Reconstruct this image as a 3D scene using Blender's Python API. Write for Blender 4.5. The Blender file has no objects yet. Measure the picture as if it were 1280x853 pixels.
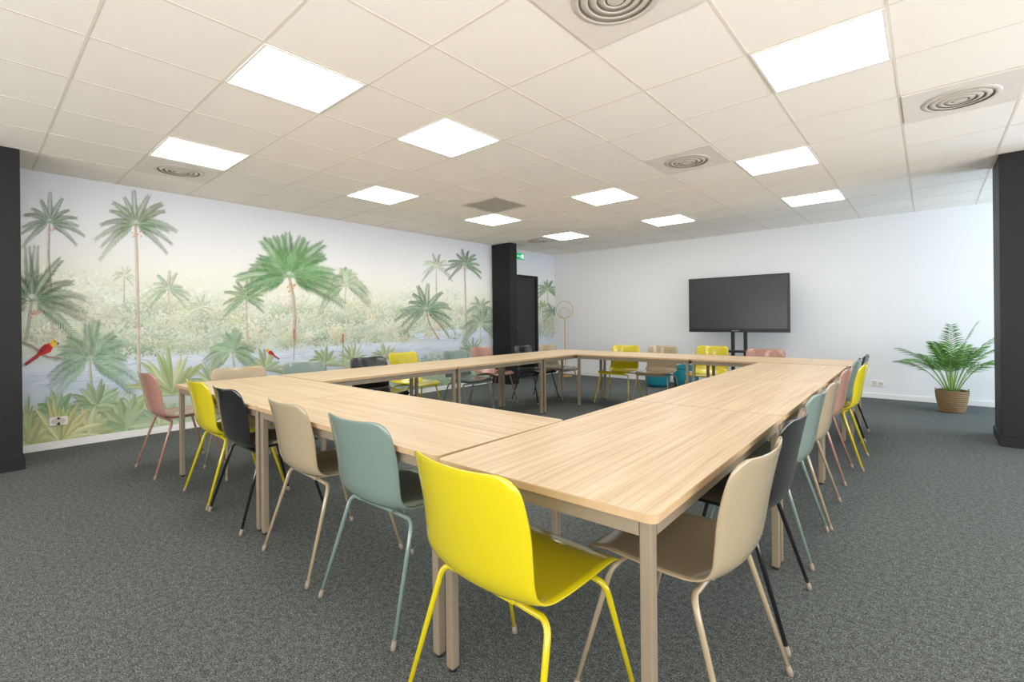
import bpy, bmesh, math, random
from mathutils import Vector, Matrix, Euler
random.seed(7)
S = bpy.context.scene
C = S.collection
PI = math.pi

# ------------------------------------------------------------------ camera
F_PX = 595.0; V0 = 401.6; YAW = math.radians(41.2); ROLL = math.radians(-0.62)
CAM_H = 1.22
MR = (Matrix.Rotation(YAW,3,'Z') @ Matrix.Rotation(PI/2,3,'X') @ Matrix.Rotation(ROLL,3,'Z'))
cam_d = bpy.data.cameras.new('camera'); cam = bpy.data.objects.new('camera', cam_d); C.objects.link(cam)
cam.matrix_world = Matrix.Translation((0,0,CAM_H)) @ MR.to_4x4()
cam_d.sensor_width = 36; cam_d.lens = F_PX/1280*36
cam_d.shift_y = -(426.5-V0)/1280
cam_d.clip_start = 0.02
S.camera = cam
O = Vector((0,0,CAM_H))
def hit(u, v, axis, val):
    d = MR @ Vector(((u-640)/F_PX, (V0-v)/F_PX, -1))
    return O + d*((val-O[axis])/d[axis])

# ------------------------------------------------------------------ room sizes
WX = -6.55; BY = 9.0; RX = 3.4; FY = -4.2; CZ = 2.73
GX0 = -4.88; GY0 = 1.37; PX = 0.632; PY = 0.633

# ------------------------------------------------------------------ materials
def lin(c):
    return tuple(((x/255)/12.92 if x/255 <= 0.04045 else ((x/255+0.055)/1.055)**2.4) for x in c)
def mat(name, rgb, rough=0.5, metal=0.0, var=0.06, scale=30, bump=0.0, spec=0.5, coat=0.0):
    m = bpy.data.materials.new(name); m.use_nodes = True
    nt = m.node_tree; b = nt.nodes['Principled BSDF']
    tc = nt.nodes.new('ShaderNodeTexCoord'); n = nt.nodes.new('ShaderNodeTexNoise')
    n.inputs['Scale'].default_value = scale; n.inputs['Detail'].default_value = 3
    nt.links.new(tc.outputs['Object'], n.inputs['Vector'])
    r = nt.nodes.new('ShaderNodeValToRGB')
    c = lin(rgb)
    r.color_ramp.elements[0].position = 0.3; r.color_ramp.elements[1].position = 0.7
    r.color_ramp.elements[0].color = tuple(x*(1-var) for x in c)+(1,)
    r.color_ramp.elements[1].color = tuple(min(1,x*(1+var)) for x in c)+(1,)
    nt.links.new(n.outputs['Fac'], r.inputs['Fac'])
    nt.links.new(r.outputs['Color'], b.inputs['Base Color'])
    b.inputs['Roughness'].default_value = rough; b.inputs['Metallic'].default_value = metal
    b.inputs['Specular IOR Level'].default_value = spec
    if coat: b.inputs['Coat Weight'].default_value = coat; b.inputs['Coat Roughness'].default_value = 0.10
    if bump:
        bp = nt.nodes.new('ShaderNodeBump'); bp.inputs['Strength'].default_value = bump; bp.inputs['Distance'].default_value = 0.004
        nt.links.new(n.outputs['Fac'], bp.inputs['Height']); nt.links.new(bp.outputs['Normal'], b.inputs['Normal'])
    return m
def emis(name, rgb, strength, base=(0.8,0.8,0.8)):
    m = bpy.data.materials.new(name); m.use_nodes = True
    nt = m.node_tree; b = nt.nodes['Principled BSDF']
    b.inputs['Base Color'].default_value = base+(1,)
    b.inputs['Emission Color'].default_value = rgb+(1,); b.inputs['Emission Strength'].default_value = strength
    return m

M = {}
M['wall'] = mat('wall_paint', (236,237,239), 0.8, var=0.015, scale=60, spec=0.2)
M['ceil'] = mat('ceiling_tile', (248,242,234), 0.9, var=0.02, scale=120, bump=0.05, spec=0.1)
M['tbar'] = mat('ceiling_grid', (229,221,209), 0.7, var=0.01, spec=0.2)
M['base'] = mat('white_trim', (236,236,234), 0.5, var=0.01)
M['black'] = mat('black_paint', (24,24,26), 0.55, var=0.05, spec=0.35)
M['door'] = mat('black_door', (34,34,37), 0.45, var=0.05)
M['metal_taupe'] = mat('taupe_metal', (144,130,110), 0.42, metal=0.2, var=0.02)
M['edge'] = mat('table_edge', (186,157,120), 0.5, var=0.05)
M['plate'] = mat('diffuser_plate', (232,225,216), 0.5, var=0.01)
M['ring'] = mat('diffuser_ring', (214,206,195), 0.4, metal=0.15, var=0.02)
M['duct'] = mat('duct_grey', (190,181,168), 0.8)
M['dark'] = mat('dark_gap', (70,66,60), 0.8)
M['grille'] = mat('grey_grille', (200,194,182), 0.6, var=0.05)
M['white_plastic'] = mat('white_plastic', (238,238,236), 0.4, var=0.01)
M['led'] = emis('led_panel', (1.0,0.975,0.94), 12.0)
M['screen'] = mat('tv_screen', (58,58,60), 0.22, var=0.03, spec=0.4)
M['bezel'] = mat('tv_bezel', (20,20,21), 0.35)
M['stand'] = mat('stand_metal', (28,28,30), 0.4)
M['brass'] = mat('brass', (206,158,66), 0.35, metal=0.5, var=0.05)
M['teal'] = mat('teal_fabric', (10,118,134), 0.85, var=0.12, scale=80, bump=0.2)
M['teal2'] = mat('teal_piping', (8,96,108), 0.8)
M['soil'] = mat('soil', (60,45,35), 0.95, var=0.3)
M['leaf'] = mat('palm_leaf', (96,150,62), 0.5, var=0.4, scale=9)
M['stem'] = mat('palm_stem', (140,170,86), 0.5, var=0.2)
M['glide'] = mat('glide', (140,128,112), 0.6)
M['steel'] = mat('brushed_steel', (180,180,178), 0.3, metal=0.9)
M['green_sign'] = emis('exit_green', (0.0,0.42,0.13), 0.7, (0.0,0.25,0.08))
M['sign_white'] = emis('exit_white', (0.9,1.0,0.92), 0.6)

def chairmat(n, rgb): return mat(n, rgb, 0.2, var=0.012, scale=6, spec=0.55, coat=0.5)
CH = {'yellow':chairmat('yellow_plastic',(198,183,16)), 'sage':chairmat('sage_plastic',(116,134,127)),
      'beige':chairmat('beige_plastic',(163,148,121)), 'pink':chairmat('pink_plastic',(165,123,110)),
      'black':chairmat('black_plastic',(23,23,26))}

# carpet
m = bpy.data.materials.new('carpet'); m.use_nodes = True; nt = m.node_tree; b = nt.nodes['Principled BSDF']
tc = nt.nodes.new('ShaderNodeTexCoord')
n1 = nt.nodes.new('ShaderNodeTexNoise'); n1.inputs['Scale'].default_value = 180; n1.inputs['Detail'].default_value = 2; n1.inputs['Roughness'].default_value = 0.6
n2 = nt.nodes.new('ShaderNodeTexNoise'); n2.inputs['Scale'].default_value = 42; n2.inputs['Detail'].default_value = 5; n2.inputs['Roughness'].default_value = 0.65
ra = nt.nodes.new('ShaderNodeValToRGB')
ra.color_ramp.elements[0].position = 0.34; ra.color_ramp.elements[0].color = (0.048,0.054,0.053,1)
ra.color_ramp.elements[1].position = 0.68; ra.color_ramp.elements[1].color = (0.29,0.315,0.305,1)
e = ra.color_ramp.elements.new(0.5); e.color = (0.130,0.145,0.141,1)
mx = nt.nodes.new('ShaderNodeMix'); mx.data_type = 'RGBA'; mx.blend_type = 'MULTIPLY'; mx.inputs['Factor'].default_value = 0.8
rb = nt.nodes.new('ShaderNodeValToRGB'); rb.color_ramp.elements[0].position = 0.4; rb.color_ramp.elements[0].color = (0.52,0.52,0.52,1); rb.color_ramp.elements[1].position = 0.6
bp = nt.nodes.new('ShaderNodeBump'); bp.inputs['Strength'].default_value = 0.06; bp.inputs['Distance'].default_value = 0.002
L = nt.links.new
L(tc.outputs['Object'], n1.inputs['Vector']); L(tc.outputs['Object'], n2.inputs['Vector'])
L(n1.outputs['Fac'], ra.inputs['Fac']); L(n2.outputs['Fac'], rb.inputs['Fac'])
L(ra.outputs['Color'], mx.inputs[6]); L(rb.outputs['Color'], mx.inputs[7]); L(mx.outputs[2], b.inputs['Base Color'])
L(n1.outputs['Fac'], bp.inputs['Height']); L(bp.outputs['Normal'], b.inputs['Normal'])
b.inputs['Roughness'].default_value = 0.95; b.inputs['Specular IOR Level'].default_value = 0.1
M['carpet'] = m

# wood (grain along local x)
m = bpy.data.materials.new('light_wood'); m.use_nodes = True; nt = m.node_tree; b = nt.nodes['Principled BSDF']
tc = nt.nodes.new('ShaderNodeTexCoord'); oi = nt.nodes.new('ShaderNodeObjectInfo')
mp = nt.nodes.new('ShaderNodeMapping'); mp.inputs['Scale'].default_value = (0.9, 34, 5)
ad = nt.nodes.new('ShaderNodeVectorMath'); ad.operation = 'ADD'
sc = nt.nodes.new('ShaderNodeMath'); sc.operation = 'MULTIPLY'; sc.inputs[1].default_value = 37.0
n1 = nt.nodes.new('ShaderNodeTexNoise'); n1.inputs['Scale'].default_value = 1.3; n1.inputs['Detail'].default_value = 6; n1.inputs['Roughness'].default_value = 0.6; n1.inputs['Distortion'].default_value = 0.4
mp2 = nt.nodes.new('ShaderNodeMapping'); mp2.inputs['Scale'].default_value = (2.0, 120, 5)
n2 = nt.nodes.new('ShaderNodeTexNoise'); n2.inputs['Scale'].default_value = 1.5; n2.inputs['Detail'].default_value = 3
ra = nt.nodes.new('ShaderNodeValToRGB')
ra.color_ramp.elements[0].position = 0.28; ra.color_ramp.elements[0].color = lin((196,166,129))+(1,)
ra.color_ramp.elements[1].position = 0.64; ra.color_ramp.elements[1].color = lin((226,204,172))+(1,)
e = ra.color_ramp.elements.new(0.46); e.color = lin((213,188,153))+(1,)
rb = nt.nodes.new('ShaderNodeValToRGB'); rb.color_ramp.elements[0].position = 0.3; rb.color_ramp.elements[0].color = (0.85,0.84,0.81,1); rb.color_ramp.elements[1].position = 0.6
mx = nt.nodes.new('ShaderNodeMix'); mx.data_type = 'RGBA'; mx.blend_type = 'MULTIPLY'; mx.inputs['Factor'].default_value = 0.7
L = nt.links.new
L(oi.outputs['Random'], sc.inputs[0]); L(tc.outputs['Object'], ad.inputs[0]); L(sc.outputs[0], ad.inputs[1])
L(ad.outputs[0], mp.inputs['Vector']); L(mp.outputs[0], n1.inputs['Vector'])
L(ad.outputs[0], mp2.inputs['Vector']); L(mp2.outputs[0], n2.inputs['Vector'])
L(n1.outputs['Fac'], ra.inputs['Fac']); L(n2.outputs['Fac'], rb.inputs['Fac'])
L(ra.outputs['Color'], mx.inputs[6]); L(rb.outputs['Color'], mx.inputs[7]); L(mx.outputs[2], b.inputs['Base Color'])
b.inputs['Roughness'].default_value = 0.36; b.inputs['Specular IOR Level'].default_value = 0.45
M['wood'] = m

# wicker
m = bpy.data.materials.new('wicker'); m.use_nodes = True; nt = m.node_tree; b = nt.nodes['Principled BSDF']
tc = nt.nodes.new('ShaderNodeTexCoord'); w = nt.nodes.new('ShaderNodeTexWave'); w.bands_direction = 'Z'; w.inputs['Scale'].default_value = 18; w.inputs['Distortion'].default_value = 2.0
ra = nt.nodes.new('ShaderNodeValToRGB'); ra.color_ramp.elements[0].color = lin((112,88,58))+(1,); ra.color_ramp.elements[1].color = lin((190,158,114))+(1,)
L = nt.links.new
L(tc.outputs['Object'], w.inputs['Vector']); L(w.outputs['Fac'], ra.inputs['Fac']); L(ra.outputs['Color'], b.inputs['Base Color'])
bp = nt.nodes.new('ShaderNodeBump'); bp.inputs['Distance'].default_value = 0.01; L(w.outputs['Fac'], bp.inputs['Height']); L(bp.outputs['Normal'], b.inputs['Normal'])
b.inputs['Roughness'].default_value = 0.8
M['wicker'] = m

# window pane
m = bpy.data.materials.new('window_glass'); m.use_nodes = True; nt = m.node_tree
nt.nodes.remove(nt.nodes['Principled BSDF'])
t = nt.nodes.new('ShaderNodeBsdfTransparent'); g = nt.nodes.new('ShaderNodeBsdfGlossy'); g.inputs['Roughness'].default_value = 0.02
ms = nt.nodes.new('ShaderNodeMixShader'); ms.inputs[0].default_value = 0.06
nt.links.new(t.outputs[0], ms.inputs[1]); nt.links.new(g.outputs[0], ms.inputs[2]); nt.links.new(ms.outputs[0], nt.nodes['Material Output'].inputs['Surface'])
M['glass'] = m

# mural paint (colour attribute)
m = bpy.data.materials.new('mural_print'); m.use_nodes = True; nt = m.node_tree; b = nt.nodes['Principled BSDF']
at = nt.nodes.new('ShaderNodeAttribute'); at.attribute_name = 'paint'
nt.links.new(at.outputs['Color'], b.inputs['Base Color']); b.inputs['Roughness'].default_value = 0.85; b.inputs['Specular IOR Level'].default_value = 0.15
M['mural'] = m

# ------------------------------------------------------------------ mesh helper
class MB:
    def __init__(s): s.v=[]; s.f=[]; s.m=[]; s.sm=[]
    def add(s, verts, faces, mi=0, smooth=False):
        o = len(s.v); s.v += [tuple(p) for p in verts]
        for f in faces: s.f.append(tuple(i+o for i in f)); s.m.append(mi); s.sm.append(smooth)
    def box(s, x0,x1,y0,y1,z0,z1, mi=0, bev=0.0, seg=2, mtx=None):
        bm = bmesh.new(); bmesh.ops.create_cube(bm, size=1)
        for v in bm.verts:
            v.co = Vector(((x0+x1)/2+v.co.x*(x1-x0), (y0+y1)/2+v.co.y*(y1-y0), (z0+z1)/2+v.co.z*(z1-z0)))
        if bev: bmesh.ops.bevel(bm, geom=bm.edges[:], offset=bev, segments=seg, profile=0.5, affect='EDGES')
        if mtx: bm.transform(mtx)
        bm.verts.index_update()
        s.add([v.co[:] for v in bm.verts], [[v.index for v in f.verts] for f in bm.faces], mi, False); bm.free()
    def tube(s, pts, r, seg=10, mi=0, caps=True):
        pts = [Vector(p) for p in pts]; n = len(pts)
        rad = r if isinstance(r,(list,tuple)) else [r]*n
        t0 = (pts[1]-pts[0]).normalized(); ref = Vector((0,0,1)) if abs(t0.z)<0.9 else Vector((1,0,0))
        nrm = t0.cross(ref).normalized(); vs=[]; fs=[]
        for i,p in enumerate(pts):
            t = (pts[min(i+1,n-1)]-pts[max(i-1,0)]).normalized()
            nrm = (nrm - t*nrm.dot(t)).normalized(); bn = t.cross(nrm)
            for k in range(seg):
                a = 2*PI*k/seg; vs.append(p+(nrm*math.cos(a)+bn*math.sin(a))*rad[i])
        for i in range(n-1):
            for k in range(seg):
                fs.append((i*seg+k, i*seg+(k+1)%seg, (i+1)*seg+(k+1)%seg, (i+1)*seg+k))
        if caps: fs.append(tuple(reversed(range(seg)))); fs.append(tuple((n-1)*seg+k for k in range(seg)))
        s.add(vs, fs, mi, True)
    def lathe(s, prof, seg=32, c=(0,0,0), mi=0, smooth=True, close=False):
        vs=[]; fs=[]; n=len(prof)
        for r,z in prof:
            for k in range(seg):
                a=2*PI*k/seg; vs.append((c[0]+r*math.cos(a), c[1]+r*math.sin(a), c[2]+z))
        for i in range(n-1):
            for k in range(seg):
                fs.append((i*seg+k, i*seg+(k+1)%seg, (i+1)*seg+(k+1)%seg, (i+1)*seg+k))
        if close: fs.append(tuple(reversed(range(seg)))); fs.append(tuple((n-1)*seg+k for k in range(seg)))
        s.add(vs, fs, mi, smooth)
    def torus(s, c, R, r, rot=None, seg=40, k=8, mi=0):
        rot = rot or Matrix.Identity(3); vs=[]; fs=[]
        for i in range(seg):
            a=2*PI*i/seg
            for j in range(k):
                b_=2*PI*j/k
                vs.append(Vector(c)+rot@Vector(((R+r*math.cos(b_))*math.cos(a),(R+r*math.cos(b_))*math.sin(a),r*math.sin(b_))))
        for i in range(seg):
            for j in range(k):
                fs.append((i*k+j, ((i+1)%seg)*k+j, ((i+1)%seg)*k+(j+1)%k, i*k+(j+1)%k))
        s.add(vs, fs, mi, True)
    def rprism(s, x0,x1,y0,y1,z0,z1,r, cs=6, mi_side=0, mi_top=0):
        pts=[]
        for cx,cy,a0 in ((x1-r,y1-r,0),(x0+r,y1-r,90),(x0+r,y0+r,180),(x1-r,y0+r,270)):
            for i in range(cs+1):
                a=math.radians(a0+90*i/cs); pts.append((cx+r*math.cos(a), cy+r*math.sin(a)))
        n=len(pts); e=0.002
        def inset(p,d):
            return (p[0]-d*(1 if p[0]>(x0+x1)/2 else -1), p[1]-d*(1 if p[1]>(y0+y1)/2 else -1))
        rings=[[inset(p,e)+(z0,) for p in pts],[p+(z0+e,) for p in pts],[p+(z1-e,) for p in pts],[inset(p,e)+(z1,) for p in pts]]
        vs=[p for rg in rings for p in rg]
        sides=[]
        for q in range(3):
            sides += [(q*n+i, q*n+(i+1)%n, (q+1)*n+(i+1)%n, (q+1)*n+i) for i in range(n)]
        o=len(s.v); s.add(vs, sides, mi_side, False)
        s.f.append(tuple(o+3*n+i for i in range(n))); s.m.append(mi_top); s.sm.append(False)
        s.f.append(tuple(o+n-1-i for i in range(n))); s.m.append(mi_side); s.sm.append(False)
    def build(s, name, mats, parent=None):
        me = bpy.data.meshes.new(name); me.from_pydata(s.v, [], s.f)
        if not isinstance(mats,(list,tuple)): mats=[mats]
        for mm in mats: me.materials.append(mm)
        for p,mi,sm in zip(me.polygons, s.m, s.sm): p.material_index=mi; p.use_smooth=sm
        me.update()
        o = bpy.data.objects.new(name, me); C.objects.link(o)
        if parent: o.parent = parent
        return o
def tag(o, label, cat, group=None):
    o['label']=label; o['category']=cat
    if group: o['group']=group
    return o
def thing(name, label, cat, loc=(0,0,0), rz=0.0, group=None):
    o = bpy.data.objects.new(name, None); C.objects.link(o); o.empty_display_size=0.1
    o.location=loc; o.rotation_euler=(0,0,rz)
    return tag(o,label,cat,group)
def dup(root, loc, rz, label):
    r = root.copy(); C.objects.link(r); r.location=loc; r.rotation_euler=(0,0,rz); r['label']=label
    for ch in list(root.children):
        c = ch.copy(); C.objects.link(c); c.parent=r
        for g in list(ch.children):
            d = g.copy(); C.objects.link(d); d.parent=c
    return r
def struct(o): o['kind']='structure'; return o
def boxobj(name, dims, mt, parent=None, bev=0.0):
    b_=MB(); b_.box(*dims, bev=bev); return b_.build(name, mt, parent)

# ------------------------------------------------------------------ shell
T=0.15
struct(boxobj('floor', (WX-T,RX+T,FY-T,BY+T,-0.1,0), M['carpet']))
struct(boxobj('ceiling', (WX-T,RX+T,FY-T,BY+T,CZ+0.006,CZ+0.12), M['ceil']))
struct(boxobj('wall_left', (WX-T,WX,FY,BY,0,CZ+0.006), M['wall']))
struct(boxobj('wall_back', (WX-T,RX+T,BY,BY+T,0,CZ+0.006), M['wall']))
struct(boxobj('wall_front', (WX-T,RX+T,FY-T,FY,0,CZ+0.006), M['wall']))
wy0,wy1,wz0,wz1 = 6.7,8.7,0.85,2.45
b_=MB()
b_.box(RX,RX+T,FY,wy0,0,CZ+0.006); b_.box(RX,RX+T,wy1,BY,0,CZ+0.006); b_.box(RX,RX+T,wy0,wy1,0,wz0); b_.box(RX,RX+T,wy0,wy1,wz1,CZ+0.006)
struct(b_.build('wall_right', M['wall']))
w = bpy.data.objects.new('window_1', None); C.objects.link(w); w.location=(RX+0.06,(wy0+wy1)/2,wz0); struct(w)
hw=(wy1-wy0)/2; hh=wz1-wz0
b_=MB()
for y0,y1,z0,z1 in ((-hw,-hw+.06,0,hh),(hw-.06,hw,0,hh),(-.03,.03,0,hh),(-hw,hw,0,.06),(-hw,hw,hh-.06,hh)):
    b_.box(-.03,.03,y0,y1,z0,z1)
b_.build('window_frame', M['base'], w)
boxobj('pane', (-.004,.004,-hw+.06,-.03,.06,hh-.06), M['glass'], w)
boxobj('pane', (-.004,.004,.03,hw-.06,.06,hh-.06), M['glass'], w)
# ceiling grid
b_=MB(); tb=0.0075
xs=[GX0-PX/2+PX*i for i in range(-6,20)]; ys=[GY0-PY/2+PY*i for i in range(-12,20)]
for x in xs:
    if WX<x<RX: b_.box(x-tb,x+tb,FY,BY,CZ+0.0040,CZ+0.006)
for y in ys:
    if FY<y<BY: b_.box(WX,RX,y-tb,y+tb,CZ+0.0042,CZ+0.006)
struct(b_.build('trim_1', M['tbar']))
# baseboards
D0,D1 = 7.32,8.30   # door on the mural wall
b_=MB(); b_.box(WX,WX+.018,0.31,D0-.05,0,.075,bev=.003); b_.box(WX,WX+.018,D1+.05,BY,0,.075,bev=.003)
struct(b_.build('baseboard_left', M['base']))
struct(boxobj('baseboard_back', (WX,RX,BY-.014,BY,0,.075), M['base'], bev=.003))
struct(boxobj('baseboard_right', (RX-.014,RX,FY,BY-.014,0,.075), M['base'], bev=.003))

# door
d = bpy.data.objects.new('door_1', None); C.objects.link(d); d.location=(WX,(D0+D1)/2,0); struct(d)
dh=2.2; dw=(D1-D0)/2
b_=MB(); b_.box(.017,.06,-dw,-dw+.07,0,dh,bev=.004); b_.box(.017,.06,dw-.07,dw,0,dh,bev=.004); b_.box(.017,.06,-dw,dw,dh-.07,dh,bev=.004)
b_.build('door_frame', M['black'], d)
lf=boxobj('door_leaf', (.018,.04,-dw+.075,dw-.075,.008,dh-.075), M['door'], d, bev=.003)
b_=MB(); b_.box(.04,.048,-dw+.11,-dw+.15,.95,1.15,bev=.004); b_.tube([(.048,-dw+.13,1.06),(.09,-dw+.13,1.06),(.095,-dw+.15,1.06),(.095,-dw+.25,1.06)],.009)
b_.build('door_handle', M['steel'], lf)

# columns
def column(x0,x1,y0,y1,label):
    cx,cy=(x0+x1)/2,(y0+y1)/2
    t=thing('column',label,'column',(cx,cy,0))
    hx,hy=(x1-x0)/2,(y1-y0)/2
    boxobj('shaft',(-hx,hx,-hy,hy,0,CZ),M['black'],t,bev=.004)
    e=.014; b_=MB()
    b_.box(-hx-e,hx+e,-hy-e,-hy,0,.09); b_.box(-hx-e,hx+e,hy,hy+e,0,.09); b_.box(-hx-e,-hx,-hy,hy,0,.09); b_.box(hx,hx+e,-hy,hy,0,.09)
    b_.build('skirting',M['black'],t)
column(-6.42,-5.82,-.35,.30,'wide matt black column at the left edge in front of the mural wall')
column(WX+.034,-6.04,6.86,7.06,'slim black column projecting from the mural wall beside the black door')
column(.505,1.1,6.36,6.95,'wide matt black column at the right edge beyond the potted palm')

# ------------------------------------------------------------------ mural
PV=[];PF=[];PC=[]
YMIN,YMAX=0.32,BY-.002
def pale(c,k): return tuple(x+(t-x)*k for x,t in zip(c,(236,238,230)))
def jit(c,a): 
    k=random.uniform(-a,a); return tuple(max(0,min(255,x+k+random.uniform(-a*.35,a*.35))) for x in c)
def poly_w(pts,col,off):
    pts=[(min(max(y,YMIN),YMAX),min(max(z,.076),CZ-.001)) for y,z in pts]
    o=len(PV)
    for y,z in pts: PV.append((0.002+off,y,z))
    PF.append(tuple(range(o,o+len(pts)))); PC.append([col]*len(pts))
def px(u,v):
    h=hit(u,v,0,WX); return (h.y,h.z)
def poly_p(pts,col,off): poly_w([px(*p) for p in pts],col,off)
LAY=0.0005
def loff(l): return l*LAY+random.random()*LAY*.85
# background gradient
stops=[(0.0,(170,187,160)),(.28,(186,200,180)),(.5,(206,219,231)),(.8,(214,224,235)),(.95,(209,217,204)),(1.3,(222,227,210)),(1.6,(235,236,222)),(1.85,(241,241,234)),(2.15,(237,238,239)),(2.5,(228,230,236)),(2.75,(221,223,231))]
def bgc(z):
    for (a,ca),(b2,cb) in zip(stops,stops[1:]):
        if a<=z<=b2:
            t=(z-a)/(b2-a); return tuple(x+(y-x)*t for x,y in zip(ca,cb))
    return stops[-1][1]
ny,nz=30,40
for i in range(ny):
    for j in range(nz):
        ya,yb=YMIN+(YMAX-YMIN)*i/ny,YMIN+(YMAX-YMIN)*(i+1)/ny
        za,zb=.07+(CZ-.07)*j/nz,.07+(CZ-.07)*(j+1)/nz
        o=len(PV); PV += [(0.002,ya,za),(0.002,yb,za),(0.002,yb,zb),(0.002,ya,zb)]
        PF.append((o,o+1,o+2,o+3)); PC.append([bgc(za),bgc(za),bgc(zb),bgc(zb)])
def dab(y,z,l,w,a,col,off):
    ca,sa=math.cos(a),math.sin(a)
    pts=[(-l,0),(-.3*l,w),(.4*l,w*.8),(l,0),(.4*l,-w*.8),(-.3*l,-w)]
    poly_w([(y+p*ca-q*sa,z+p*sa+q*ca) for p,q in pts],col,off)
def mound(y,z,r,col,n,size,layer,sh_=22,jt=7,wide=1.3,span=1.35):
    # a bush: leaf dabs of several sizes, lit from above
    o=layer*LAY
    for _ in range(n):
        a=random.random()*2*PI; q=math.sqrt(random.random())*(1 if random.random()<.7 else span)
        dy=r*wide*q*math.cos(a); dz=r*q*math.sin(a)
        sh=max(-1.1,min(1.1,dz/r))*sh_ - (dy/r)*4
        c=tuple(x+sh for x in col)
        big=2.1 if q<.75 and random.random()<.35 else 1.0
        ang=math.atan2(dz,dy)+random.uniform(-.8,.8)
        dab(y+dy,z+dz,size*big*random.uniform(.5,1.2),size*big*random.uniform(.2,.42),ang,jit(c,jt),o+LAY*(.9*random.random()*(.4 if big>1 else 1)+(0 if big>1 else .05)))
far=[(230,234,220),(225,230,213),(233,231,216),(220,226,211)]
fm=[(random.uniform(.4,8.9),random.uniform(1.40,1.70)) for i in range(90)]; fm.sort(key=lambda q:-q[1])
for q,(y_,z_) in enumerate(fm): mound(y_,z_,random.uniform(.1,.22),random.choice(far),56,.026,1+2*q/90,15,5)
mid=[(206,214,194),(212,215,192),(194,206,186),(216,216,198),(202,208,180),(184,198,178),(192,203,172),(176,192,172),(218,212,188),(208,210,176)]
ms_=[(random.uniform(.4,8.9),random.uniform(.98,1.48)) for i in range(190)]
ms_.sort(key=lambda q:-q[1])
for q,(y_,z_) in enumerate(ms_): mound(y_,z_,random.uniform(.08,.19),random.choice(mid),84,.023,3.2+4.8*q/190)
# lagoon: water areas with streaks, in front of the far bank
for qi,(y0,y1,z_,hgt) in enumerate(((.4,3.3,.70,.20),(3.0,5.2,.78,.15),(5.0,6.9,.98,.12),(6.2,7.3,1.06,.06))):
    K=24; o=LAY*(9.2+.25*qi)
    for k in range(K):
        a0,a1=y0+(y1-y0)*k/K,y0+(y1-y0)*(k+1)/K
        h0=hgt*math.sin(PI*(k+.02)/K)**.4; h1=hgt*math.sin(PI*min(.999,(k+1)/K))**.4
        i0=len(PV); PV.extend([(0.002+o,a0,z_-h0),(0.002+o,a1,z_-h1),(0.002+o,a1,z_+h1*.8),(0.002+o,a0,z_+h0*.8)]); PF.append((i0,i0+1,i0+2,i0+3))
        PC.append([(200,214,232),(200,214,232),(222,230,239),(222,230,239)])
    for i in range(int((y1-y0)*60)):
        yy=random.uniform(y0,y1); hz=hgt*.8*math.sin(PI*(yy-y0)/(y1-y0))**.4
        dab(yy,z_+random.uniform(-hz,hz),random.uniform(.03,.16),random.uniform(.003,.007),random.uniform(-.03,.03),jit(random.choice([(216,226,239),(198,212,229),(229,234,242),(192,206,220)]),4),LAY*(10.25+.6*random.random()))
low=[(166,185,158),(184,197,160),(152,175,150),(192,201,166),(174,190,168)]
for i in range(34): mound(random.uniform(.4,8.9),random.choice([.98,1.02,.95]),random.uniform(.05,.08),random.choice(mid+low),46,.018,11+i/34,16,6,1.9)
lw=[(random.uniform(.4,8.9),random.uniform(.1,.40)) for i in range(66)]; lw.sort(key=lambda q:-q[1])
for q,(y_,z_) in enumerate(lw): mound(y_,z_,random.uniform(.1,.17),random.choice(low),84,.027,12+2*q/66)
for i in range(26): mound(random.uniform(3.4,6.8),random.uniform(.40,.60),random.uniform(.08,.15),random.choice(low),74,.024,12+2*i/26)

def blade(cx,cy,a,L_,w,droop,col,layer,n=6):
    pts=[]
    for i in range(n+1):
        t=i/n; pts.append((cx+L_*math.cos(a)*t, cy-L_*math.sin(a)*t+droop*L_*t*t))
    lt=[];rt=[]
    for i,p in enumerate(pts):
        q=pts[min(i+1,n)]; o_=pts[max(i-1,0)]; dx,dy=q[0]-o_[0],q[1]-o_[1]; d_=math.hypot(dx,dy) or 1
        ww=w*(math.sin(PI*min(1,.12+.88*i/n))**.7 if i<n else 0)
        lt.append((p[0]-dy/d_*ww,p[1]+dx/d_*ww)); rt.append((p[0]+dy/d_*ww,p[1]-dx/d_*ww))
    o=loff(layer)
    for i in range(n):
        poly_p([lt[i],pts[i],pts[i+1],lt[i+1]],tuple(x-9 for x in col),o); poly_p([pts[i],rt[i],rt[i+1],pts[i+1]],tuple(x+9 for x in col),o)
def frond(cx,cy,a,L_,droop,col,layer,nl=28,ll=.34):
    def sp(t): return (cx+L_*math.cos(a)*t, cy-L_*math.sin(a)*t+droop*L_*t*t*(.25+.75*abs(math.cos(a))))
    o=loff(layer)
    for k in range(nl):
        t=.1+.9*k/(nl-1); p=sp(t); q=sp(t+.03); ta=math.atan2(q[1]-p[1],q[0]-p[0])
        l=L_*ll*(1-.6*t)*min(1,.35+t*3)*random.uniform(.85,1.12)
        for s in (-1,1):
            b2=ta+s*math.radians(42)
            ex,ey=math.cos(b2)*l, math.sin(b2)*l+.08*l
            w=max(.26,l*.05); nx,ny_=-math.sin(b2)*w,math.cos(b2)*w
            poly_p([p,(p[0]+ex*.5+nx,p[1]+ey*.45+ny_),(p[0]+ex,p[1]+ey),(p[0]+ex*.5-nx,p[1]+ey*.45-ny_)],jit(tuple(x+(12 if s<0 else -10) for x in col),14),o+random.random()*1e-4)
    for k in range(6):
        p,q=sp(k/6),sp((k+1)/6); w=.35
        poly_p([(p[0],p[1]-w),(q[0],q[1]-w),(q[0],q[1]+w),(p[0],p[1]+w)],tuple(x+26 for x in col),o+2e-4)
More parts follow.
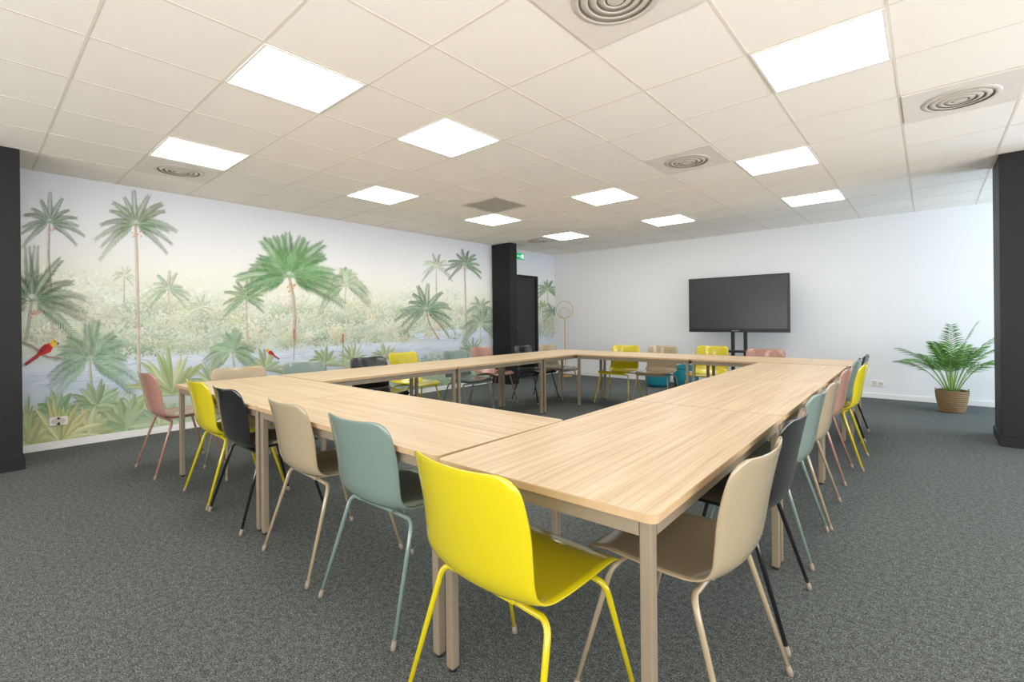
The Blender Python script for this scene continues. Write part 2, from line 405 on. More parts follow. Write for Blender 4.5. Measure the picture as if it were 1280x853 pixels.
def trunk(pts,w0,w1,col,layer):
    n=len(pts); o=loff(layer); w0*=.78; w1*=.78
    for i in range(n-1):
        for j in range(6):
            t0,t1=j/6,(j+1)/6
            a=(pts[i][0]+(pts[i+1][0]-pts[i][0])*t0,pts[i][1]+(pts[i+1][1]-pts[i][1])*t0)
            b2=(pts[i][0]+(pts[i+1][0]-pts[i][0])*t1,pts[i][1]+(pts[i+1][1]-pts[i][1])*t1)
            wa=w0+(w1-w0)*(i+t0)/(n-1)
            c=jit(col,9)
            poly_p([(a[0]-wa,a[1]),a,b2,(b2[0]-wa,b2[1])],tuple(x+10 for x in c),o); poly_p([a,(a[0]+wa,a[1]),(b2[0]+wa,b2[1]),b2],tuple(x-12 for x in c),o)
def palm(cx,cy,r,col,n,tr,layer,tw=(1.6,3),tcol=(198,184,168),fruit=None,droop=.55,a0=-25,a1=205,ll=.21,k=.26,sat=.92):
    layer+=8
    g_=sum(col)/3; col=tuple(x*sat+g_*(1-sat) for x in col)
    tcol=tuple(x*.75+y*.25 for x,y in zip(tcol,(196,190,178)))
    col=pale(col,k); tcol=pale(tcol,k*1.1)
    trunk([(cx,cy)]+tr,tw[0],tw[1],tcol,layer)
    order=list(range(n)); random.shuffle(order)
    for i in order:
        a=math.radians(a0+(a1-a0)*i/(n-1)+random.uniform(-6,6))
        frond(cx,cy,a,r*random.uniform(.8,1.1),droop*random.uniform(.8,1.15),jit(col,14),layer+1,ll=ll)
    if fruit:
        for _ in range(12):
            x=cx+random.gauss(0,r*.06)+r*.05; y=cy+r*.16+abs(random.gauss(0,r*.09)); s=max(.6,r*.022)
            poly_p([(x-s,y),(x,y-s),(x+s,y),(x,y+s)],jit(pale(fruit,.2),20),loff(layer+2))
FR=(216,160,120)
palm(545,333,20,(178,192,168),10,[(545,352),(545,374)],6,tw=(.7,1.0),tcol=(205,196,184))
palm(210,362,28,(166,184,148),11,[(211,380),(212,396)],6,tw=(1,1.3),tcol=(212,184,158),fruit=(216,174,138))
palm(250,385,20,(190,201,170),10,[(250,408),(250,420)],6,tw=(1,1.3))
palm(155,345,16,(200,209,182),10,[(155,365),(155,385)],6,tw=(.8,1.0))
palm(432,358,30,(162,182,146),12,[(430,385),(434,412)],7,tw=(1.0,1.3),tcol=(206,200,186),droop=1.0,ll=.4,a0=0,a1=180)
palm(307,373,28,(124,154,106),13,[(308,400),(309,428)],7,tw=(1.2,1.7),tcol=(186,168,148),droop=.4)
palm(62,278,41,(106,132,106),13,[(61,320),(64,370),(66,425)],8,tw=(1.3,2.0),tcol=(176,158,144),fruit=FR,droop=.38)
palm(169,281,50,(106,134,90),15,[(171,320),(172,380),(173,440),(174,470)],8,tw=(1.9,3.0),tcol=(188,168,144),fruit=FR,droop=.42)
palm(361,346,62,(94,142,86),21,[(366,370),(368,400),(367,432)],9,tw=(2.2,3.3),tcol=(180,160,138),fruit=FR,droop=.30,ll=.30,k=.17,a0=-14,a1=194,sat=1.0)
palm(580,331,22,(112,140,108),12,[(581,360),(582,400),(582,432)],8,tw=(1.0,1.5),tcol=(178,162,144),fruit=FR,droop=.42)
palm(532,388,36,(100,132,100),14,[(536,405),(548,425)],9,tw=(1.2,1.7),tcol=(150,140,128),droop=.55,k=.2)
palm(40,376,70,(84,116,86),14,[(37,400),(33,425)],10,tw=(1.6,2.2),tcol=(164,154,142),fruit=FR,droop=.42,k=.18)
palm(600,385,18,(148,168,134),10,[(600,405),(600,425)],7,tw=(1,1.3))
palm(684,362,16,(118,146,106),11,[(684,380),(685,410)],9,tw=(.8,1.2))
palm(690,392,14,(108,136,106),10,[(690,405),(690,424)],9,tw=(.8,1.2))
palm(678,385,12,(148,168,124),10,[(678,400),(678,420)],8,tw=(.8,1.1))
# foreground foliage
palm(112,450,54,(120,154,118),14,[(114,480),(116,505)],12,tw=(1.8,2.6),tcol=(150,160,134),droop=.5,ll=.32)
palm(290,440,32,(124,154,112),13,[(292,455),(293,470)],12,tw=(1.3,1.8),tcol=(150,150,120),droop=.65,ll=.36)
palm(600,405,24,(136,158,126),12,[(600,418),(600,430)],12,tw=(1,1.4),droop=.6,ll=.36)
def agave(cx,cy,r,n,col,layer,a0=8,a1=172,w=.06,droop=.22):
    layer+=8
    order=list(range(n)); random.shuffle(order); col=pale(col,.2)
    for i in order:
        a=math.radians(a0+(a1-a0)*i/(n-1)+random.uniform(-5,5))
        blade(cx,cy,a,r*random.uniform(.75,1.08),r*w,droop*abs(math.cos(a))+.04,jit(col,16),layer)
agave(214,492,62,19,(170,183,126),14)
agave(75,552,60,19,(180,184,124),16)
agave(30,540,50,13,(152,170,124),15,a0=-10,a1=150)
# broad leaved plants
agave(158,540,54,12,(142,167,122),14,a0=15,a1=165,w=.12,droop=.3)
agave(112,548,46,10,(162,177,130),15,a0=20,a1=160,w=.13,droop=.3)
agave(36,556,44,10,(168,179,124),17,a0=15,a1=165,w=.12,droop=.3)
agave(200,530,40,10,(154,175,134),15,a0=15,a1=165,w=.12,droop=.3)
agave(70,520,40,10,(134,160,120),13,a0=15,a1=165,w=.13,droop=.3)
agave(405,456,28,10,(154,175,132),13,a0=15,a1=165,w=.1,droop=.35)
agave(262,478,34,13,(164,182,138),13)
agave(330,462,30,11,(156,175,134),13,w=.09,droop=.3)
agave(440,452,26,13,(164,180,138),13)
agave(480,448,22,11,(156,172,132),13,w=.09,droop=.3)
agave(590,440,20,11,(144,165,130),13)
agave(120,508,40,12,(140,166,124),13,w=.085)
# cattails and birds
for u,v in ((367,420),(428,426)):
    poly_p([(u-.4,v),(u+.4,v),(u+.5,v+30),(u-.5,v+30)],(156,176,138),loff(26)); poly_p([(u-1,v-7),(u,v-9),(u+1,v-7),(u+1,v+3),(u-1,v+3)],(192,126,112),loff(27))
def bird(u,v,s,dirn,l=28):
    q=lambda pts,c,d=0: poly_p([(u+x*s*dirn,v+y*s) for x,y in pts],c,(l+d)*LAY)
    q([(9,2),(13,6),(24,14),(22,16),(10,8)],(168,72,78))
    q([(-3,-2),(0,-5),(5,-4),(9,0),(12,5),(10,7),(4,5),(-1,3)],(200,60,58),.4)
    q([(1,-3),(5,-3),(9,1),(11,5),(6,3)],(150,54,66),.8)
    q([(-7,-6),(-4,-9),(-1,-7),(0,-4),(-3,-1),(-6,-2)],(228,190,80),.8)
    q([(-9,-5),(-7,-6),(-7,-3)],(100,92,84),1.0)
    q([(-5,-7),(-4,-7),(-4,-6),(-5,-6)],(60,50,45),1.2)
bird(62,436,1.35,-1); bird(336,441,.55,1)
poly_p([(26,426),(40,431),(60,445),(76,447),(76,448.6),(58,447.4),(40,434),(26,429)],(168,148,136),loff(26))
me=bpy.data.meshes.new('wall_mural'); me.from_pydata(PV,[],PF); me.materials.append(M['mural'])
ca=me.color_attributes.new('paint','FLOAT_COLOR','CORNER'); flat=[]
for cols in PC:
    for c in cols: flat += list(lin(tuple(min(255,max(0,x)) for x in c)))+[1.0]
ca.data.foreach_set('color',flat); me.update()
mu=bpy.data.objects.new('wall_mural',me); C.objects.link(mu); mu.location=(WX,0,0)
tag(mu,'pale tropical mural of palm trees and water covering the left wall','mural')

# ------------------------------------------------------------------ ceiling fittings
def cell(i,j): return (GX0+PX*i, GY0+PY*j, CZ)
LIGHTS=[((0,0),'lit ceiling panel beside a round vent near the mural, leftmost in the photo'),
 ((0,3),'lit ceiling panel nearest the mural, second in its line from the left'),
 ((0,6),'lit ceiling panel just beyond the grey square grille'),
 ((0,9),'farthest small lit ceiling panel, near the black column and exit sign'),
 ((3,0),'large lit ceiling panel at the upper left of the photo'),
 ((3,2),'lit ceiling panel above the middle of the near table row'),
 ((3,6),'lit ceiling panel in the middle of the ceiling, left of a round vent'),
 ((3,9),'small lit ceiling panel in front of the television, left of its top'),
 ((6,6),'lit ceiling panel right of the middle round vent'),
 ((6,9),'lit ceiling panel nearest the white back wall on the right'),
 ((7,3),'largest lit ceiling panel at the upper right of the photo')]
a=PX/2-.010
t=None
for (i,j),lab in LIGHTS:
    if t is None:
        t=thing('ceiling_light',lab,'ceiling light',cell(i,j),0,'square ceiling light panels')
        b_=MB(); w_=.014
        for d4 in ((-a,a,-a,-a+w_),(-a,a,a-w_,a),(-a,-a+w_,-a+w_,a-w_),(a-w_,a,-a+w_,a-w_)): b_.box(*d4,-.002,.004)
        b_.build('frame',M['white_plastic'],t)
        boxobj('diffuser',(-a+w_,a-w_,-a+w_,a-w_,-.001,.004),M['led'],t)
        L0=t
    else: dup(L0,cell(i,j),0,lab)
def diffuser(loc,lab):
    t=thing('air_vent',lab,'air vent',loc,0,'round ceiling air vents')
    b_=MB(); seg=48; r0=.205
    vs=[];fs=[]
    for k2 in range(seg):
        an=2*PI*k2/seg; c_,s_=math.cos(an),math.sin(an); mxx=max(abs(c_),abs(s_))
        vs += [(r0*c_,r0*s_,-.003),(a*c_/mxx,a*s_/mxx,-.003),(a*c_/mxx,a*s_/mxx,.004)]
    for k2 in range(seg):
        n2_=(k2+1)%seg; fs.append((3*k2,3*n2_,3*n2_+1,3*k2+1)); fs.append((3*k2+1,3*n2_+1,3*n2_+2,3*k2+2))
    b_.add(vs,fs); b_.build('plate',M['plate'],t)
    b_=MB(); b_.lathe([(.001,.003),(r0,.003)],48); b_.build('duct_opening',M['duct'],t)
    for q,R_ in enumerate((.208,.164,.122,.082)):
        b_=MB(); w_=.034
        b_.lathe([(R_,-.004),(R_-.004,-.008),(R_-w_*.6,-.012-.001*q),(R_-w_,-.014-.001*q),(R_-w_,-.011-.001*q),(R_-w_*.6,-.009),(R_-.008,-.003),(R_-.004,.001)],48)
        if q==3: b_.lathe([(.04,-.016),(.03,-.018),(.001,-.018)],32)
        b_.build('ring',M['ring'],t)
    return t
V0_=diffuser(cell(8,5),'round vent in a square plate at the upper right above the right column')
for c_,lab in (((5,5),'round vent in a square plate in the middle of the ceiling'),((6,1),'round vent cut off by the top edge of the photo'),
               ((-1,0),'round vent beside the leftmost light near the mural'),((-1,9),'small far round vent above the black door')):
    dup(V0_,cell(*c_),0,lab)
t=thing('air_grille','grey square air grille in the ceiling before the far panel','air vent',cell(1,5))
b_=MB(); w_=.03
for d4 in ((-a,a,-a,-a+w_),(-a,a,a-w_,a),(-a,-a+w_,-a+w_,a-w_),(a-w_,a,-a+w_,a-w_)): b_.box(*d4,-.004,.004)
b_.build('frame',M['grille'],t)
b_=MB()
for q in range(16):
    y=-a+w_+.015+q*(2*a-2*w_-.03)/15
    b_.box(-a+w_,a-w_,-.014,.014,-.0015,.0015,mtx=Matrix.Translation((0,y,0))@Matrix.Rotation(.25,4,'X'))
b_.build('louvre',M['grille'],t)

# ------------------------------------------------------------------ tables
TX,TY,TW,TH=1.62,1.53,.80,.742
X0,Y0=-.50,1.09          # outer near corner of the rectangle
XL=X0-TW-2*TX; YF=Y0+3*TY+TW
R=math.radians
# every row of tables stands a little askew, with its chairs
FRAMES={'near':((X0-TW,Y0),(X0-TW-.02,Y0),0.0),
        'right':((X0,Y0),(X0,Y0),R(1.25)),
        'left':((XL,Y0+TW),(XL-.02,Y0+TW+.006),R(.4)),
        'far':((X0-2*TX,YF-TW),(-3.785,5.682),R(.5))}
def turn(fr,x,y,rz):
    (ox,oy),(px_,py_),an=FRAMES[fr]; dx,dy=x-ox,y-oy; c_,s_=math.cos(an),math.sin(an)
    return (px_+dx*c_-dy*s_, py_+dx*s_+dy*c_, 0), rz+an
def make_table(label,TL):
    t=thing('meeting_table',label,'table',(0,0,0),0,'meeting tables set in a rectangle')
    hx,hy=TL/2-.0015,TW/2-.0015
    b_=MB(); b_.rprism(-hx,hx,-hy,hy,TH-.024,TH,.025,mi_side=1,mi_top=0); b_.build('tabletop',[M['wood'],M['edge']],t)
    i=.018; r=.022
    b_=MB(); z0,z1=TH-.024-.042,TH-.024
    b_.box(-hx+i+.034,hx-i-.034,-hy+i,-hy+i+r,z0,z1); b_.box(-hx+i+.034,hx-i-.034,hy-i-r,hy-i,z0,z1)
    b_.box(-hx+i,-hx+i+r,-hy+i+.034,hy-i-.034,z0,z1); b_.box(hx-i-r,hx-i,-hy+i+.034,hy-i-.034,z0,z1)
    b_.build('frame',M['metal_taupe'],t)
    for sx in (-1,1):
        for sy in (-1,1):
            b_=MB(); x=sx*(hx-i-.017); y=sy*(hy-i-.017)
            b_.box(x-.017,x+.017,y-.017,y+.017,.012,z1,bev=.005)
            lg=b_.build('leg',M['metal_taupe'],t)
            b_=MB(); b_.lathe([(.001,0),(.014,0),(.014,.012),(.001,.012)],16,(x,y,0)); b_.build('glide',M['stand'],lg)
    return t
specs=[('near',X0-TW-TX*.5,Y0+TW/2,0,'table in the near row beside the right-hand line of tables'),
 ('near',X0-TW-TX*1.5,Y0+TW/2,0,'table at the left end of the near row beside the mural'),
 ('right',X0-TW/2,Y0+TY*.5,PI/2,'table at the near right corner closest to the camera'),
 ('right',X0-TW/2,Y0+TY*1.5,PI/2,'middle table of the line along the right side'),
 ('right',X0-TW/2,Y0+TY*2.5,PI/2,'third table along the right side, nearest the potted palm'),
 ('far',X0-TX*.5,YF-TW/2,0,'table at the right end of the far row below the television'),
 ('far',X0-TX*1.5,YF-TW/2,0,'table of the far row in front of the teal poufs'),
 ('left',XL+TW/2,Y0+TW+TY*.5,PI/2,'first table along the mural side, nearest the camera'),
 ('left',XL+TW/2,Y0+TW+TY*1.5,PI/2,'middle table of the line along the mural side'),
 ('left',XL+TW/2,Y0+TW+TY*2.5,PI/2,'last table along the mural side, nearest the black door')]
TBP={}
for fr,x,y,rz,lab in specs:
    lo,rr_=turn(fr,x,y,rz)
    if rz not in TBP:
        q=make_table(lab,TX if rz==0 else TY); q.location=lo; q.rotation_euler=(0,0,rr_); TBP[rz]=q
    else: dup(TBP[rz],lo,rr_,lab)

# ------------------------------------------------------------------ chairs (local +y = facing)
def catmull(P,n):
    out=[]
    for i in range(len(P)-1):
        p0=P[max(i-1,0)];p1=P[i];p2=P[i+1];p3=P[min(i+2,len(P)-1)]
        for k in range(n):
            t=k/n; out.append(tuple(.5*((2*b)+(-a_+c)*t+(2*a_-5*b+4*c-d_)*t*t+(-a_+3*b-3*c+d_)*t**3) for a_,b,c,d_ in zip(p0,p1,p2,p3)))
    out.append(P[-1]); return out
# profile: forward, height, half width, edge curl
PROF=[(.245,.436,.208,.000),(.225,.456,.216,.003),(.16,.468,.226,.010),(.06,.462,.232,.016),(-.05,.455,.233,.020),(-.135,.455,.231,.024),(-.19,.473,.228,.030),(-.222,.515,.226,.036),(-.238,.58,.226,.043),(-.252,.66,.228,.048),(-.268,.74,.226,.046),(-.282,.805,.219,.040),(-.289,.83,.214,.037)]
def shell_mesh():
    R_=catmull(PROF,6); n=len(R_); nt_=18
    arc=[0]
    for i in range(1,n): arc.append(arc[-1]+math.hypot(R_[i][0]-R_[i-1][0],R_[i][1]-R_[i-1][1]))
    tot=arc[-1]
    us=[0,.002,.006,.012,.02,.03,.042,.055]
    samples=us+[.055+(tot-.11)*k/34 for k in range(1,34)]+[tot-u for u in reversed(us)]
    rows=[]
    for sarc in samples:
        j=0
        while j<n-2 and arc[j+1]<sarc: j+=1
        t=(sarc-arc[j])/(arc[j+1]-arc[j]); rows.append(tuple(a_+(b-a_)*t for a_,b in zip(R_[j],R_[j+1])))
    th=.0055; top=[];bot=[]
    for i,(f,z,w,c) in enumerate(rows):
        q=rows[min(i+1,len(rows)-1)]; p=rows[max(i-1,0)]
        tx,tz=q[0]-p[0],q[1]-p[1]; l=math.hypot(tx,tz); tx/=l;tz/=l
        nx,nz_=(tz,-tx)
        s_=samples[i]; e_=min(s_,tot-s_); rc=.055 if s_>tot/2 else .045
        ww=w-(rc*(1-math.sqrt(max(0,1-((rc-e_)/rc)**2))) if e_<rc else 0)
        tr,br=[],[]
        for k in range(nt_+1):
            u=-1+2*k/nt_; x=ww*u
            cc=c*abs(x/w)**2.2
            edge=1-.55*max(0,(abs(u)-.86)/.14)
            if e_<.012: edge*= .45+.55*e_/.012
            tr.append((x,f+nx*(cc+th*edge),z+nz_*(cc+th*edge))); br.append((x,f+nx*(cc-th*edge),z+nz_*(cc-th*edge)))
        top.append(tr);bot.append(br)
    V=[];Fc=[];N=nt_+1
    for g in (top,bot):
        for r_ in g: V+=r_
    m_=len(rows); B=m_*N
    for i in range(m_-1):
        for k in range(nt_):
            a_=i*N+k; Fc.append((a_,a_+1,a_+N+1,a_+N)); Fc.append((B+a_,B+a_+N,B+a_+N+1,B+a_+1))
    for i in range(m_-1):
        a_=i*N; Fc.append((a_,a_+N,B+a_+N,B+a_)); a_=i*N+nt_; Fc.append((a_,B+a_,B+a_+N,a_+N))
    for k in range(nt_):
        a_=k; Fc.append((a_,B+a_,B+a_+1,a_+1)); a_=(m_-1)*N+k; Fc.append((a_,a_+1,B+a_+1,B+a_))
    b_=MB(); b_.add(V,Fc,0,True); return b_
SH=shell_mesh()
def make_chair(col):
    mt=CH[col]
    t=thing('shell_chair','', 'chair',(0,0,0),0,'shell chairs around the tables')
    SH.build('seat_shell',mt,t)
    b_=MB(); b_.box(-.11,.11,-.15,.15,.434,.449,bev=.004); b_.build('seat_support',mt,t)
    for sx in (-1,1):
        for f0,f1 in ((.125,.245),(-.125,-.262)):
            pts=[(sx*.01,f0,.430),(sx*.10,f0,.430),(sx*.182,f0+(.004 if f0>0 else -.004),.430)]
            A=Vector((sx*.182,f0,.430)); Bc=Vector((sx*.222,f0*1.06,.430)); foot=Vector((sx*.268,f1,.012)); dr=(foot-Bc).normalized(); Cc=Bc+dr*.04
            for q in range(1,7):
                t_=q/6; pts.append(tuple(A*(1-t_)**2+Bc*2*t_*(1-t_)+Cc*t_*t_))
            pts.append(tuple(foot))
            b_=MB(); b_.tube(pts,[.0100]*(len(pts)-1)+[.0076],12); lg=b_.build('leg',mt,t)
            b_=MB(); b_.tube([tuple(foot-dr*.022),tuple(foot),(foot.x+dr.x*.006,foot.y+dr.y*.006,.0005)],[.0094,.0102,.009],12); b_.build('glide',M['glide'],lg)
    return t
PROTO={}
def chair(fr,col,x,y,rz,lab):
    p,rz=turn(fr,x,y,rz)
    if col not in PROTO:
        t=make_chair(col); t.location=p; t.rotation_euler=(0,0,rz); t['label']=lab; PROTO[col]=t; return t
    return dup(PROTO[col],p,rz,lab)
yc=Y0+.20
chair('near','pink',-4.84,1.21,R(2),'terracotta pink chair at the left end of the near row, beside the table corner')
chair('near','yellow',-3.81,yc,R(-1),'yellow chair in the near row between the pink and black chairs')
chair('near','black',-3.245,yc,R(0),'black chair in the near row between the yellow and beige chairs')
chair('near','beige',-2.40,yc,R(-2),'beige chair in the near row between the black and sage chairs')
chair('near','sage',-1.76,yc,R(1),'sage green chair in the near row, left of the big yellow chair')
chair('right','yellow',-.97,Y0+.06,R(-4),'yellow chair closest to the camera, its back to us at the table end')
xc=X0-.13
f=PI/2
chair('right','beige',xc+.005,1.58,f+R(-3),'beige chair closest to the camera on the right side of the tables')
chair('right','black',xc-.01,2.20,f+R(1),'black chair second along the right side, behind the nearest beige chair')
chair('right','sage',xc-.03,2.94,f+R(0),'sage green chair on the right side between the black and beige chairs')
chair('right','beige',xc-.02,3.51,f+R(1),'beige chair on the right side between the sage and pink chairs')
chair('right','pink',xc-.03,4.44,f,'pink chair on the right side between the beige and yellow chairs')
chair('right','yellow',xc+.045,4.915,f,'yellow chair on the right side between the pink and sage chairs')
chair('right','sage',xc-.03,5.39,f,'sage green chair on the right side between the yellow and black chairs')
chair('right','black',xc-.01,6.03,f,'black chair last along the right side, farthest from the camera')
xl=XL+.13
g=-PI/2
chair('left','beige',xl+.06,1.575,g,'beige chair first along the mural side, its top above the table')
chair('left','sage',xl,2.20,g+R(2),'sage green chair second along the mural side, right of the beige chair')
chair('left','black',xl-.02,2.92,g+R(-2),'black chair on the mural side between sage and yellow chairs')
chair('left','yellow',xl-.41,3.68,g,'yellow chair on the mural side in front of the lake')
chair('left','sage',xl-.06,4.27,g,'sage green chair on the mural side between yellow and pink chairs')
chair('left','pink',xl-.41,5.11,g,'pink chair on the mural side in front of the black column')
chair('left','black',xl-.05,5.68,g,'black chair on the mural side in front of the black door')
chair('left','beige',xl+.03,6.19,g,'beige chair last on the mural side, nearest the brass lamp')
yb=YF-.13
chair('far','yellow',-3.41,yb-.02,PI+R(1),'yellow chair behind the far row, left of its beige chair')
chair('far','beige',-2.88,yb+.10,PI,'beige chair behind the far row between the two yellow chairs')
chair('far','yellow',-2.28,yb+.40,PI+R(-1),'yellow chair behind the far row below the television')
chair('far','pink',-1.50,yb,PI,'pink chair behind the far row, rightmost there')

# ------------------------------------------------------------------ television and stand
ty=8.45
pL=hit(861,380,1,ty).x; pR=hit(987,380,1,ty).x; tcx=(pL+pR)/2; tw=(pR-pL)/2
z1=hit(987,341,1,ty).z; z0=hit(987,416,1,ty).z
t=thing('television','large flat black television screen on a stand by the back wall','television',(tcx,ty,z0))
h=z1-z0
b_=MB(); b_.box(-tw,tw,.0,.06,0,h,bev=.006); b_.box(-tw*.6,tw*.6,.06,.09,h*.2,h*.8,bev=.006); b_.build('casing',M['bezel'],t)
boxobj('screen',(-tw+.03,tw-.03,-.003,.002,.06,h-.03),M['screen'],t)
b_=MB()
for x in (-.06,-.03,0,.03): b_.box(x,x+.012,-.003,.002,.02,.032)
b_.build('button_row',M['ring'],t)
t=thing('television_stand','black two post floor stand carrying the television','stand',(tcx,ty+.16,0))
for x in (-.1,.1):
    b_=MB(); b_.box(x-.025,x+.025,-.03,.03,.09,z1-.2,bev=.006); b_.build('post',M['stand'],t)
boxobj('mounting_plate',(-.4,.4,-.068,-.03,z0+.25,z0+.65),M['stand'],t,bev=.004)
boxobj('shelf',(-.26,.26,-.3,-.03,.66,.69),M['stand'],t,bev=.006)
b_=MB(); b_.box(-.45,-.39,-.42,.3,.07,.12,bev=.01); b_.box(.39,.45,-.42,.3,.07,.12,bev=.01); b_.box(-.39,.39,-.03,.03,.07,.12,bev=.008); b_.build('base',M['stand'],t)
for x in (-.42,.42):
    for y in (-.37,.25):
        b_=MB(); b_.tube([(x-.015,y,.035),(x+.015,y,.035)],.035,16); b_.box(x-.02,x+.02,y-.012,y+.012,.05,.075); b_.build('castor',M['stand'],t)

# ------------------------------------------------------------------ poufs
def pouf(u,v,lab):
    p=hit(u,v,2,0)
    t=thing('pouf',lab,'pouf',(p.x,p.y,0),0,'teal poufs by the back wall')
    k_=.88
    b_=MB(); b_.lathe([(r_*k_,z_) for r_,z_ in [(.001,0),(.18,0),(.225,.03),(.245,.1),(.25,.2),(.24,.3),(.21,.36),(.14,.385),(.001,.39)]],32); b_.build('cushion',M['teal'],t)
    b_=MB(); b_.torus((0,0,.33),.228*k_,.008); b_.torus((0,0,.045),.232*k_,.008); b_.build('piping',M['teal2'],t)
    b_=MB(); b_.tube([(-.06,0,.384),(-.05,0,.41),(0,0,.42),(.05,0,.41),(.06,0,.384)],.01,8); b_.build('handle',M['teal2'],t)
pouf(822,483,'teal fabric pouf behind the far tables, the left one')
pouf(857.5,483,'teal fabric pouf behind the far tables, the right one nearer the television')

# ------------------------------------------------------------------ floor lamp
lx,ly=hit(706,400,1,8.6).x,8.6
t=thing('floor_lamp','slim brass floor lamp with a ring shaped head in the far corner','floor lamp',(lx,ly,0),R(41))
b_=MB(); b_.lathe([(.001,0),(.15,0),(.15,.015),(.03,.022),(.001,.022)],32); b_.build('base',M['brass'],t)
b_=MB(); b_.tube([(0,0,.02),(0,0,1.27)],.009,12); b_.build('pole',M['brass'],t)
b_=MB(); rt=Matrix.Rotation(PI/2,3,'X')
b_.torus((0,0,1.455),.185,.006,rt); b_.torus((0,0,1.385),.115,.005,rt); b_.build('ring_shade',M['brass'],t)
b_=MB(); b_.lathe([(.006,-.03),(.014,-.02),(.02,-.004),(.02,.008),(.012,.02),(.001,.024)],20,(0,0,1.305)); b_.build('bulb',M['white_plastic'],t)

# ------------------------------------------------------------------ potted palm
p=hit(1190,515,2,0); p=p*(8.27/p.y)
t=thing('potted_palm','green potted palm in a woven basket by the white back wall','plant',(p.x,p.y,0))
b_=MB(); prof=[(.001,0),(.12,0)]
for q in range(15):
    z=.02+.24*q/14; r_=.12+.036*math.sin(min(1,q/12)*PI/2)
    prof += [(r_,z),(r_+.007,z+.008)]
prof += [(.161,.275),(.151,.28),(.145,.26),(.14,.235)]
b_.lathe(prof,36); bs=b_.build('basket',M['wicker'],t)
for s_ in (-1,1):
    b_=MB(); b_.torus((s_*.157,0,.26),.036,.007,Matrix.Rotation(PI/2,3,'Y'),20,6); b_.build('handle',M['wicker'],bs)
b_=MB(); b_.lathe([(.001,.248),(.141,.238)],24); b_.build('soil',M['soil'],t)
rr=random.Random(11)
NF=21
for i in range(NF):
    az=i*2.399963+rr.uniform(-.2,.2); inner=i/NF
    el=math.radians(87-28*inner+rr.uniform(-5,5)); Ln=rr.uniform(.82,1.05)*(1-.08*inner); dr_=.20+.48*inner
    if math.sin(az)>.3: Ln*=.88
    if math.cos(az)<-.3: Ln*=.95
    base=Vector((.05*math.cos(az)*(inner+.2),.05*math.sin(az)*(inner+.2),.24))
    dh_=Vector((math.cos(az),math.sin(az),0)); sv=Vector((-math.sin(az),math.cos(az),0))
    def spn(t_): return base+dh_*(Ln*(math.cos(el)*t_+.18*t_*t_))+Vector((0,0,1))*(Ln*(math.sin(el)*t_-dr_*.62*t_**2.4))
    b_=MB(); b_.tube([spn(q/12) for q in range(13)],[.008*(1-q/15) for q in range(13)],6,1)
    nl=18
    for q in range(nl):
        t_=.42+.58*q/(nl-1); P0=spn(t_); tan=(spn(min(t_+.02,1.02))-P0).normalized()
        ll=.21*(1-.5*abs(t_-.5))*(1-.45*max(0,t_-.7)/.3)
        for s_ in (-1,1):
            dv=(sv*s_*.7+tan*.75+Vector((0,0,rr.uniform(-.12,.12)))).normalized()
            wv=tan.cross(dv).cross(dv).normalized()*.009
            m1=P0+dv*ll*.45+Vector((0,0,-.012)); tip=P0+dv*ll+Vector((0,0,-.32*ll))
            up=Vector((0,0,.004))
            b_.add([P0-wv*.3,P0+wv*.3,m1+wv,tip,m1-wv,m1-up],[(0,1,2,5),(5,2,3),(0,5,4),(5,3,4)],0,False)
    b_.build('frond',[M['leaf'],M['stem']],t)

# ------------------------------------------------------------------ exit sign, sockets
p=hit(651,317,0,WX+.08)
t=thing('exit_sign','small green exit sign with running figure above the black door','sign',(WX+.018,p.y,p.z-.06))
boxobj('housing',(0,.05,-.125,.125,-.065,.065),M['white_plastic'],t,bev=.006)
boxobj('face',(.05,.054,-.125,.125,-.065,.065),M['green_sign'],t)
b_=MB()
def sp_(pts): b_.add([(.0555,y,z) for y,z in pts],[tuple(range(len(pts)))])
sp_([(.04,-.045),(.1,-.045),(.1,.045),(.04,.045)])
sp_([(-.005,.03),(.008,.04),(.02,.03),(.008,.018)])
sp_([(-.02,.015),(.01,.016),(.018,-.005),(.0,-.012)])
sp_([(-.0,-.012),(.018,-.008),(.03,-.03),(.02,-.036)]); sp_([(-.0,-.01),(.008,-.012),(-.02,-.04),(-.028,-.034)])
sp_([(-.11,0),(-.08,.022),(-.08,.008),(-.045,.008),(-.045,-.008),(-.08,-.008),(-.08,-.022)])
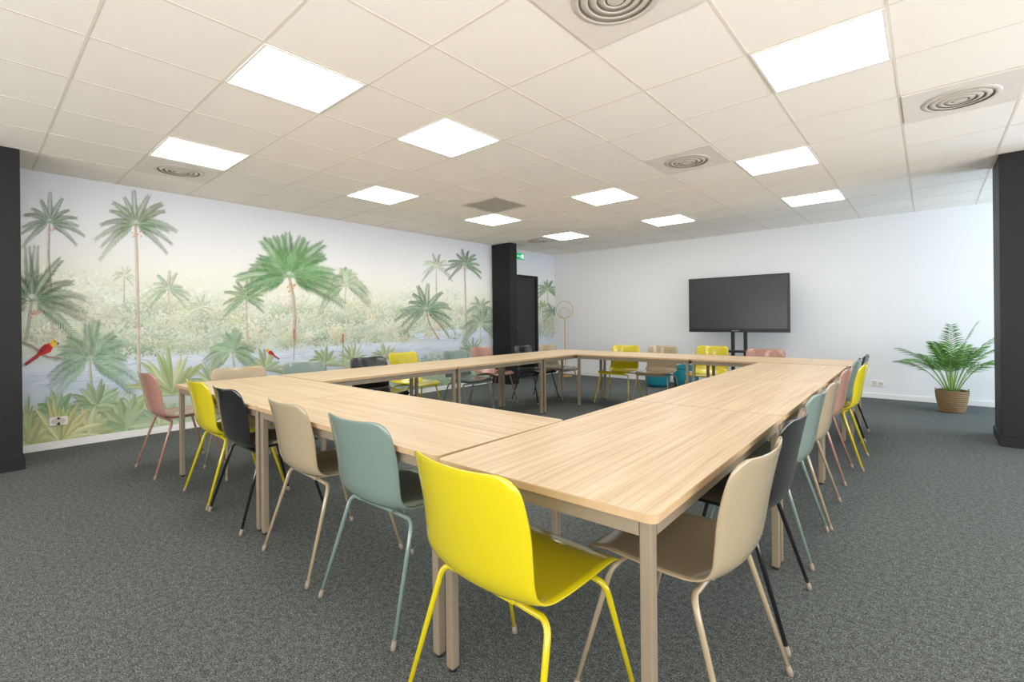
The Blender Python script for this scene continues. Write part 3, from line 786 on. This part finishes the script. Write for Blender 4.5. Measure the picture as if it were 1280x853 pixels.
b_.build('pictogram',M['sign_white'],t)
def socket(loc,rz,lab):
    t=thing('wall_socket',lab,'socket',loc,rz)
    boxobj('plate',(-.042,.042,-.012,0,-.042,.042),M['white_plastic'],t,bev=.004)
    b_=MB(); b_.add([(.027*math.cos(2*PI*k2/24),-.0125,.027*math.sin(2*PI*k2/24)) for k2 in range(24)],[tuple(range(24))]); b_.build('outlet_well',M['ring'],t)
    b_=MB()
    for x in (-.01,.01): b_.tube([(x,-.0126,0),(x,-.0132,0)],.003,8)
    b_.build('contact_hole',M['dark'],t)
p=hit(68.5,527,0,WX+.018); socket((WX+.018,p.y,p.z),PI/2,'white wall socket low on the mural, left of its neighbour')
p=hit(77.5,526,0,WX+.018); socket((WX+.018,p.y,p.z),PI/2,'white wall socket low on the mural, nearer the pink chair')
p=hit(1093,479,1,BY); socket((p.x,BY,p.z),0,'white wall socket on the back wall nearer the tables')
p=hit(1101,480,1,BY); socket((p.x,BY,p.z),0,'white wall socket on the back wall nearer the potted palm')

# ------------------------------------------------------------------ light
def area(name,loc,rot,sx,sy,e,col):
    l=bpy.data.lights.new(name,'AREA'); l.shape='RECTANGLE'; l.size=sx; l.size_y=sy; l.energy=e; l.color=col
    o=bpy.data.objects.new(name,l); C.objects.link(o); o.location=loc; o.rotation_euler=rot; return o
area('daylight',(RX-.05,(wy0+wy1)/2,1.65),(0,PI/2+.15,0),1.5,1.9,110,(.62,.81,1))
area('rear_fill',(-1.5,FY+.1,1.2),(PI/2+.36,0,0),8,2.1,330,(1,.985,.97))
area('side_fill',(RX-.1,1.6,1.1),(0,PI/2+.5,0),2.0,9.0,330,(1,.985,.97))
area('bounce',(.8,-1.6,.5),(PI,0,0),3.5,3.5,85,(1,.98,.95))
wd=bpy.data.worlds.new('world'); S.world=wd; wd.use_nodes=True
bg=wd.node_tree.nodes['Background']; bg.inputs['Color'].default_value=(.62,.8,1,1); bg.inputs['Strength'].default_value=1.5
S.view_settings.view_transform='Standard'
S.view_settings.exposure=0.06
